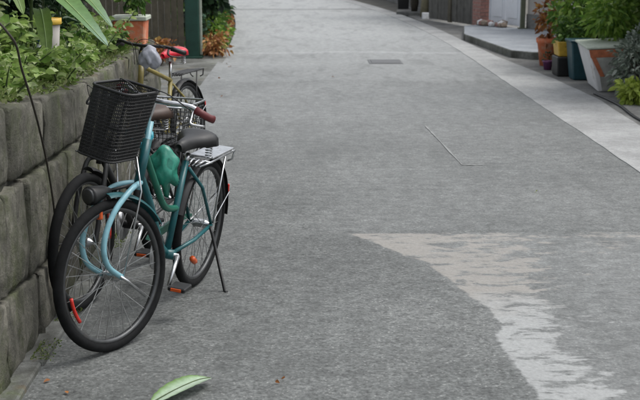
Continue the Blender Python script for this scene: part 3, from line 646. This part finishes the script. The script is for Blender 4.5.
tag(MB().box((0, 0, .05), (.30, .5, .10)).build('paving_slab', 'strip', loc=(3.95, 12.35, 0), bevel=.01), 'loose pale paving slab beside the yellow-green plant', 'slab')
tag(MB().tube(bez([(3.40, 13.4, .012), (3.42, 12.4, .012), (3.34, 11.4, .012), (3.36, 10.0, .012), (3.36, 6, .012)], 8), .014, 6).build('kerb_line', 'black', smooth=True), 'dark kerb line added as a thin tube along the pale concrete strip', 'kerb_line')  # thin tube added to draw the dark kerb line

# ------------------------------------------------------------------ bicycles
AXP, AXD = Vector((.95, 0, .33)), Vector((-.342, 0, .94)).normalized()
def steer_m(a):
    return Matrix.Translation(AXP) @ Matrix.Rotation(a, 4, AXD) @ Matrix.Translation(-AXP)
def wheel(root, hub, m, tyre_r=.022, refl=None):
    """wheel in the local xz plane about hub, then moved by m"""
    c = Vector(hub); r = .33
    mb = MB()
    for k in range(32):
        a = 2*math.pi*k/32; s = 1 if k % 2 else -1; o = (.5 if k % 4 < 2 else -.5)
        p0 = c+Vector((.02*math.cos(a+o*2.2), s*.028, .02*math.sin(a+o*2.2))); p1 = c+Vector((.287*math.cos(a), 0, .287*math.sin(a)))
        mb.tube([p0, p1], .0016, 4, cap=False)
    mb.tube([c+Vector((0, -.055, 0)), c+Vector((0, -.03, 0)), c+Vector((0, .03, 0)), c+Vector((0, .055, 0))], [.008, .022, .022, .008], 12)
    w = mb.xf(m).build('wheel', 'chrome', root)
    t = MB(); t.tube(arc(c, r-tyre_r, 0, 2*math.pi, 56)[:-1], tyre_r, 10, True); t.xf(m).build('tyre', 'tyre', w, True)
    prof = [(-.013, .296), (.013, .296), (.013, .280), (.006, .274), (-.006, .274), (-.013, .280)]; n = 56; vs = []; fs = []
    for i in range(n):
        a = 2*math.pi*i/n
        for (yy, rr) in prof: vs.append(c+Vector((rr*math.cos(a), yy, rr*math.sin(a))))
    for i in range(n):
        for j in range(6): fs.append((i*6+j, i*6+(j+1) % 6, ((i+1) % n)*6+(j+1) % 6, ((i+1) % n)*6+j))
    MB().add(vs, fs).xf(m).build('rim', 'rim', w, True)
    for (mat, a0, a1, rr, th) in (refl or []):
        pts = arc(c+Vector((0, .022, 0)), rr, a0, a1, 8); MB().tube(pts, th, 6).xf(m).build('reflector', mat, w, True)
    return w
def saddle(root, x, z, mat, L=.27, W=.105, springs=True):
    secs = [(L*.55, .018, .0), (L*.50, .026, .012), (L*.3, .030, .018), (L*.05, .042, .02), (-L*.15, .075, .024), (-L*.32, W*.98, .034), (-L*.43, W, .036), (-L*.47, W*.8, .026)]
    n = 10; vs = []; fs = []
    for (sx, w, h) in secs:
        for j in range(n+1):
            t = j/n*math.pi; vs.append((x+sx, w*math.cos(t), z-.035+(h+.035)*math.sin(t)**.55))
    k = n+1
    for i in range(len(secs)-1):
        for j in range(n): fs.append((i*k+j, i*k+j+1, (i+1)*k+j+1, (i+1)*k+j))
        fs.append((i*k+n, i*k, (i+1)*k, (i+1)*k+n))
    fs += [tuple(range(k)), tuple(range((len(secs)-1)*k+n, (len(secs)-1)*k-1, -1))]
    s = MB().add(vs, fs).build('saddle', mat, root, True)
    if springs:
        for sg in (-1, 1):
            pts = [(x-L*.34+.016*math.cos(t*.7), sg*W*.62+.016*math.sin(t*.7), z-.095+.062*t/44) for t in range(45)]
            MB().tube(pts, .0035, 5).build('spring', 'chrome', s, True)
        MB().tube([(x-L*.34, -W*.62, z-.1), (x, -.02, z-.085), (x, .02, z-.085), (x-L*.34, W*.62, z-.1)], .005, 6).build('rail', 'chrome', s)
    return s
def pedal(root, c):
    p = MB().box((c[0], c[1], c[2]), (.095, .085, .022)).build('pedal', 'black', root, bevel=.005)
    for s in (-1, 1): MB().box((c[0]+s*.049, c[1], c[2]), (.006, .05, .013)).build('reflector', 'orangeplastic', p)
def bicycle(label, loc, heading, lean, steer, P):
    root = thing('bicycle', label, 'bicycle', loc, (-lean, 0, heading))
    S = Matrix.Translation((0, 0, P.get('drop', 0))) @ steer_m(steer); I = Matrix.Identity(4)
    fm = P['frame']; ax = lambda z: AXP+AXD*((z-.33)/AXD.z)
    BB = Vector((.43, 0, .28)); RH = Vector((0, 0, .33)); ST = Vector((.265, 0, .70))
    mb = MB(); mb.tube([ax(.70), ax(.885)], .021, 12); mb.tube([BB, ST], .0165, 10)
    mb.tube([BB+Vector((0, -.04, 0)), BB+Vector((0, .04, 0))], .024, 12)
    if P['step']:
        mb.tube(bez([ax(.735), (.66, 0, .56), (.53, 0, .36), BB]), .0185, 10)
    else:
        mb.tube([ax(.73), BB], .0185, 10); mb.tube([ax(.86), ST], .0165, 10)
    for s in (-1, 1):
        mb.tube([BB+Vector((-.03, s*.02, 0)), Vector((.2, s*.05, .30)), RH+Vector((0, s*.06, 0))], .010, 8)
        mb.tube([ST+Vector((0, s*.018, -.03)), Vector((.14, s*.05, .55)), RH+Vector((0, s*.06, 0))], .0085, 8)
    fr = mb.build('frame', fm, root, True)
    if P['step']:
        MB().tube(bez([ax(.83), (.64, 0, .68), (.50, 0, .53), (.345, 0, .485)]), .0165, 10).build('top_tube', P.get('tube2', fm), fr, True)
    MB().tube([ST, Vector((.235, 0, P['sz']-.07))], .0125, 10).build('seat_post', 'chrome', root, True)
    saddle(root, .225, P['sz'], P['saddle'])
    # steering group
    FH = Vector((1.0, 0, .33)); mb = MB(); bow = P['bow']
    cr = ax(.70)
    for s in (-1, 1):
        mb.tube(bez([cr+Vector((0, s*.012, .005)), *([Vector((.92, s*.055, .695)), Vector((1.035, s*.062, .615)), Vector((1.10, s*.062, .50)), Vector((1.085, s*.062, .40))] if bow else [cr+Vector((.03, s*.05, -.015)), Vector((.925, s*.062, .53)), Vector((.97, s*.062, .40))]), FH+Vector((.0, s*.060, 0))], 7), .0125, 8)
    mb.tube([ax(.675), ax(.96)], .013, 10); mb.xf(S).build('fork', P['fork'], root, True)
    if bow: MB().tube([FH+Vector((.02, .068, .01)), FH+Vector((-.02, .075, -.02)), FH+Vector((-.11, .085, -.105))], [.006, .007, .005], 8).xf(S).build('axle_lever', 'chrome', root, True)
    wheel(root, FH, S, P.get('tr', .022), P.get('refl_f')); wheel(root, RH, I, P.get('tr', .022), P.get('refl_r'))
    bz = P['bz']; c = ax(bz); mb = MB(); sw = P.get('sweep', .17)-.17; S0 = S
    S = S @ Matrix.Translation(c) @ Matrix.Rotation(-P.get('roll', 0), 4, 'X') @ Matrix.Translation(-c)
    bw = P.get('bw', 1.0)
    mb.tube([ax(.93), ax(bz), c+Vector((.05, 0, .01))], .013, 10)
    pts = bez([c+Vector((-.17-sw, .30, -.03)), c+Vector((-.10-sw*.7, .285, -.01)), c+Vector((-.01, .215, .012)), c+Vector((.05, .09, .012)), c+Vector((.055, 0, .01)), c+Vector((.05, -.09, .012)), c+Vector((-.01, -.215, .012)), c+Vector((-.10-sw*.7, -.285, -.01)), c+Vector((-.17-sw, -.30, -.03))], 6)
    wv = Matrix.Diagonal((1, bw, 1, 1)); mb.tube(pts, .0115, 10); S = S @ wv; hb = mb.xf(S).build('handlebar', P['bar'], root, True)
    for s in (-1, 1):
        g = [c+Vector((-.185-sw, s*.306, -.034)), c+Vector((-.165-sw, s*.30, -.028)), c+Vector((-.10-sw*.7, s*.286, -.01)), c+Vector((-.055-sw*.4, s*.250, .003))]
        MB().tube(g, [.018, .0165, .0165, .0175], 10).xf(S).build('grip', P['grip'], hb, True)
        mb = MB(); mb.tube(bez([c+Vector((-.02, s*.235, .0)), c+Vector((.01, s*.255, -.03)), c+Vector((-.06-sw, s*.285, -.045)), c+Vector((-.13-sw, s*.305, -.06))], 5), [.008]*8+[.006]*8, 6); mb.xf(S).build('brake_lever', 'chrome' if P['basket'] else 'black', hb, True)
        mb = MB(); mb.tube(bez([c+Vector((.0, s*.23, .0)), c+Vector((.10, s*.14, .07)), c+Vector((.09, s*.02, .02)), ax(.87)+Vector((.02, s*.015, 0))], 8), .0028, 5); mb.xf(S).build('brake_cable', 'black', hb, True)
    SR = S @ wv.inverted(); S = S0
    # drive side and pedals
    MB().tube([BB+Vector((0, -.052, 0)), BB+Vector((0, -.046, 0))], .085, 28).build('chainring', 'chrome', root, True)
    mb = MB(); mb.tube([BB+Vector((0, .058, 0)), BB+Vector((.12, .07, -.11))], [.012, .009], 8); mb.tube([BB+Vector((0, -.06, 0)), BB+Vector((-.12, -.075, .11))], [.012, .009], 8)
    mb.tube([BB+Vector((0, -.065, 0)), BB+Vector((0, .062, 0))], .010, 8); mb.build('crank', 'chrome', root, True)
    pedal(root, BB+Vector((.12, .125, -.11))); pedal(root, BB+Vector((-.12, -.13, .11)))
    mb = MB(); cg = [(.52, .36), (.50, .375), (.10, .39), (-.04, .36), (-.04, .345), (.10, .355), (.46, .335)]
    mb.prism([(a, b) for a, b in cg], -.074, -.060); mb.v = [(x, z, y) for (x, y, z) in mb.v]; mb.build('chain_guard', P['guard'], root)
    # mudguards
    def guard(hub, a0, a1, m, mat, r=.352):
        c = Vector(hub); n = 18; vs = []; fs = []
        for i in range(n+1):
            a = a0+(a1-a0)*i/n; d = Vector((math.cos(a), 0, math.sin(a)))
            vs += [c+d*(r-.012)+Vector((0, -.028, 0)), c+d*r+Vector((0, -.018, 0)), c+d*(r+.006), c+d*r+Vector((0, .018, 0)), c+d*(r-.012)+Vector((0, .028, 0))]
        for i in range(n):
            for k in range(4): fs.append((5*i+k, 5*i+k+1, 5*i+6+k, 5*i+5+k))
        return MB().add(vs, fs).xf(m).build('mudguard', mat, root, True)
    guard(FH, P['gf'][0], P['gf'][1], S, P['gmat'])
    g = guard(RH, R(20), R(185), I, P['gmat_r'])
    mb = MB()
    for s in (-1, 1): mb.tube([RH+Vector((0, s*.06, 0)), RH+Vector((-.33, s*.03, .10))], .003, 5)
    mb.build('stay', 'chrome', g)
    MB().box((-.358, 0, .44), (.012, .04, .05)).build('reflector', 'redplastic', g, bevel=.004)
    if P['rack']:
        mb = MB(); zr = P.get('rz', .735); x0, x1 = .18, -.26
        for yy in (-.065, -.03, 0, .03, .065): mb.tube([(x0, yy*.6, zr-.01), (.10, yy, zr), (x1, yy, zr)], .0055, 6)
        for x in (.08, -.08, x1): mb.tube([(x, -.068, zr-.003), (x, .068, zr-.003)], .005, 6)
        for s in (-1, 1): mb.tube([(-.12, s*.065, zr), (0, s*.068, .34)], .0055, 6); mb.tube([(x1, s*.065, zr), (x1-.015, s*.05, zr-.05), (x1, s*.03, zr-.06)], .005, 6)
        k = mb.build('rack', P['rack'], root, True)
        if P.get('plate'): MB().box((-.10, 0, zr+.012), (.30, .125, .012)).build('rack_plate', 'chrome', k, bevel=.003)
    if P['basket']:
        zb0, zb1 = P['basket']; mb = MB(); cx = c.x+.215
        def ring(u):
            w, d = .102+.010*u, .092+.010*u; pts = []; r = .04; ox = .03-.075*u
            for (sx, sy, a0) in ((1, 1, 0), (-1, 1, 90), (-1, -1, 180), (1, -1, 270)):
                for k in range(5):
                    a = R(a0+k*22.5); pts.append(Vector((cx+ox+sx*(d-r)+r*math.cos(a), sy*(w-r)+r*math.sin(a)-.022, zb0+(zb1-zb0)*u)))
            return pts
        def along(pts, n):
            L = [0]; q = pts+[pts[0]]
            for i in range(len(pts)): L.append(L[-1]+(q[i+1]-q[i]).length)
            out = []
            for k in range(n):
                s = L[-1]*k/n; i = max(j for j in range(len(pts)) if L[j] <= s+1e-9); f = (s-L[i])/max(1e-9, L[i+1]-L[i]); out.append(q[i].lerp(q[i+1], f))
            return out
        lo, hi = along(ring(0), 92), along(ring(1), 92)
        for a, b in zip(lo, hi): mb.tube([a, b], .0023, 4, cap=False)
        for k in range(1, 20): mb.tube(ring(k/20), .0023, 4, True)
        for k in range(-7, 8): mb.tube([(cx-.06, k*.0135-.022, zb0), (cx+.12, k*.0135-.022, zb0)], .0023, 4)
        for k in range(-6, 7): mb.tube([(cx+.03+k*.0148, -.122, zb0), (cx+.03+k*.0148, .078, zb0)], .0023, 4)
        bk = mb.xf(SR).build('basket', 'black', root)
        MB().tube(ring(1), .0065, 8, True).xf(SR).build('rim', 'black', bk, True); MB().tube(ring(0), .005, 8, True).xf(SR).build('base_ring', 'black', bk, True)
        mb = MB()
        for s in (-1, 1): mb.tube([(cx-.04, s*.06-.022, zb0+.004-(s*.06-.022)*.19), (cx-.03, s*.068, zb0-.15), FH+Vector((0, s*.068, .0))], .0045, 6)
        mb.xf(S).build('stay', 'chrome', bk, True)
        mb = MB(); q = Vector((1.03, -.03, .69)); mb.tube([q+Vector((-.07, 0, 0)), q+Vector((-.03, 0, 0)), q+Vector((.045, 0, -.005)), q+Vector((.055, 0, -.005))], [.012, .028, .042, .040], 14)
        mb.tube([q+Vector((-.05, 0, 0)), cr+Vector((.02, 0, 0))], .007, 6)
        hl_ = mb.xf(S).build('headlamp', 'black', root, True)
        MB().tube([q+Vector((.056, 0, -.005)), q+Vector((.062, 0, -.005))], [.036, .028], 14).xf(S).build('lens', 'rim', hl_, True)
        MB().box(q+Vector((.03, .03, -.075)), (.02, .035, .06)).xf(S).build('reflector', 'orangeplastic', hl_, bevel=.005)
    if P.get('rear_basket'):
        q0, q1 = P['rear_basket']; mb = MB()
        def rr(u): w, d = .13+.03*u, .15+.03*u; return [Vector((-.06+a*d, b*w, q0+(q1-q0)*u)) for a, b in ((1, .8), (.85, 1), (-.85, 1), (-1, .8), (-1, -.8), (-.85, -1), (.85, -1), (1, -.8))]
        for k in range(9): mb.tube(rr(k/8), .0022, 4, True)
        for k in range(8):
            A0, A1, B0, B1 = rr(0)[k], rr(0)[(k+1) % 8], rr(1)[k], rr(1)[(k+1) % 8]; m_ = 9 if k % 2 else 2
            for j in range(m_): mb.tube([A0.lerp(A1, j/m_), B0.lerp(B1, j/m_)], .0022, 4)
        for k in range(-5, 6): mb.tube([(-.20, k*.024, q0), (.08, k*.024, q0)], .0022, 4)
        wb = mb.build('wire_basket', 'rim', root); MB().tube(rr(1), .006, 8, True).build('rim', 'chrome', wb, True)
    if P.get('kick'):
        mb = MB(); mb.tube([(.03, .065, .33), (.045, .085, .30), (.07, .185, P['kick']), (.082, .20, P['kick'])], [.009, .009, .008, .009], 8); mb.build('kickstand', 'black', root, True)
    return root
lean = R(6)
HA = math.atan2(-.961, -.276)
bikeA = bicycle('teal step-through bicycle with a black mesh front basket, on its kickstand', (-.565, 5.69, 0), HA, lean, R(-20), dict(
    frame='teal', tube2='green', step=True, sz=.80, saddle='black', bow=.10, fork='sky', bz=1.055, sweep=.07, roll=R(11), bw=.86, bar='chrome', grip='maroon', basket=(.83, 1.115),
    guard='green', gmat='teal', gmat_r='black', gf=(R(88), R(150)), rack='chrome', rz=.672, plate=True, kick=.021, drop=.0,
    refl_f=[('redplastic', R(-8), R(-34), .262, .008)], refl_r=[('orangeplastic', R(-62), R(-48), .2, .016)]))
# cable lock coiled on the teal bicycle and silver bag on the far one
bB = bicycle('olive-framed bicycle with a red saddle leaning towards the wall, behind the teal one', (-.90, 9.03, 0), math.atan2(-1.0, -.30), R(-4), R(-20), dict(
    frame='tan', step=False, sz=.91, saddle='red', bow=.0, fork='tan', bz=1.0, sweep=.10, roll=R(14), bar='black', grip='black', basket=None,
    guard='black', gmat='black', gmat_r='black', gf=(R(50), R(150)), rack='black', kick=None, refl_f=None, refl_r=None, tr=.020))
bC = bicycle('black bicycle with a rear wire basket squeezed between the teal bicycle and the wall', (-.80, 6.27, 0), math.atan2(-.961, -.262), R(2), R(0), dict(
    frame='black', step=False, sz=.84, saddle='brownvinyl', bow=.0, fork='black', bz=.98, bar='black', grip='black', bw=.42, sweep=.2, basket=None, rear_basket=(.66, .86),
    guard='black', gmat='black', gmat_r='black', gf=(R(100), R(165)), rack='black', rz=.645, kick=None, refl_f=[('redplastic', R(150), R(190), .25, .008)], refl_r=None, tr=.024))
bpy.context.view_layer.update()
def bag(name, label, cat, c, rad, mat, seed):
    r_ = random.Random(seed); bm = bmesh.new(); bmesh.ops.create_icosphere(bm, subdivisions=3, radius=1)
    ph = [r_.uniform(0, 6) for _ in range(6)]
    for v in bm.verts:
        p = v.co; k = 1+.26*math.sin(7*p.x+ph[0])*math.sin(5*p.z+ph[1])+.16*math.sin(11*p.y+ph[2]+4*p.z)+.10*math.sin(17*p.z+ph[3]+7*p.x)
        top = max(0, p.z); v.co = Vector((p.x*rad[0]*k*(1-.3*top), p.y*rad[1]*k*(1-.3*top), p.z*rad[2]*(1 if p.z > .4 else k)))
    me = bpy.data.meshes.new(name); bm.to_mesh(me); bm.free(); me.polygons.foreach_set('use_smooth', [True]*len(me.polygons))
    me.materials.append(M[mat]); o = bpy.data.objects.new(name, me); COL.objects.link(o); o.location = c; return tag(o, label, cat)
bag('cloth_bag', 'crumpled silver-grey cloth bag hung on the far handlebar', 'bag', (-1.10, 8.22, .93), (.075, .05, .085), 'silverbag', 3)
lk = MB(); lk.tube([(.05*math.cos(t*.5)+.004*t/10, .045*math.sin(t*.5), .012*t*.12) for t in range(40)], .009, 7)
lk = lk.build('cable_lock', 'turq', smooth=True, loc=(-.745, 5.06, .87)); lk.rotation_euler = (R(60), R(20), 0); tag(lk, 'coiled turquoise cable lock hung on the frame of the teal bicycle', 'lock')

bag('plastic_bag', 'crumpled teal-green plastic bag hung on the frame of the teal bicycle', 'bag', (-.645, 5.22, .70), (.065, .06, .11), 'tealbag', 8)
# ------------------------------------------------------------------ fallen leaves
FLS = .86
fl = thing('fallen_leaf', 'large green fallen leaf with a pale underside on the asphalt', 'leaf', (-.452, 4.20, .012))
broad_leaf(fl, [(-.14, -.13, .004), (-.06, -.03, .02), (.03, .06, .03), (.085, .14, .012)], .125, M['L_fallen'], 'blade', True)
mb = MB(); mb.tube(bez([(-.14, -.13, .01), (-.06, -.03, .022), (.03, .06, .032), (.085, .14, .014)], 5), .0025, 5); mb.build('midrib', 'stem', fl); fl.scale = (FLS, FLS, FLS)
for i, (x, y, s) in enumerate([(1.644, 7.94, .045), (-.12, 4.32, .03), (-.08, 4.36, .025), (-1.02, 4.35, .035), (-.92, 4.2, .03), (.4, 15.2, .06), (-1.0, 11.4, .05), (-.95, 13.2, .06), (-1.1, 15.1, .07), (-1.05, 16.6, .07), (-1.15, 17.0, .06)]):
    o = leaf_mesh('dry_leaf', [(0, 0, 0)], [(random.uniform(-1, 1), random.uniform(-1, 1), .12)], s, 'L_yellow' if i == 0 else 'L_dry', kind=None, loc=(x, y, .008))
    tag(o, 'tiny yellow fallen leaf in the middle of the asphalt' if i == 0 else 'tiny brown fallen leaf lying on the asphalt', 'leaf', None if i == 0 else 'tiny brown leaves on the asphalt')
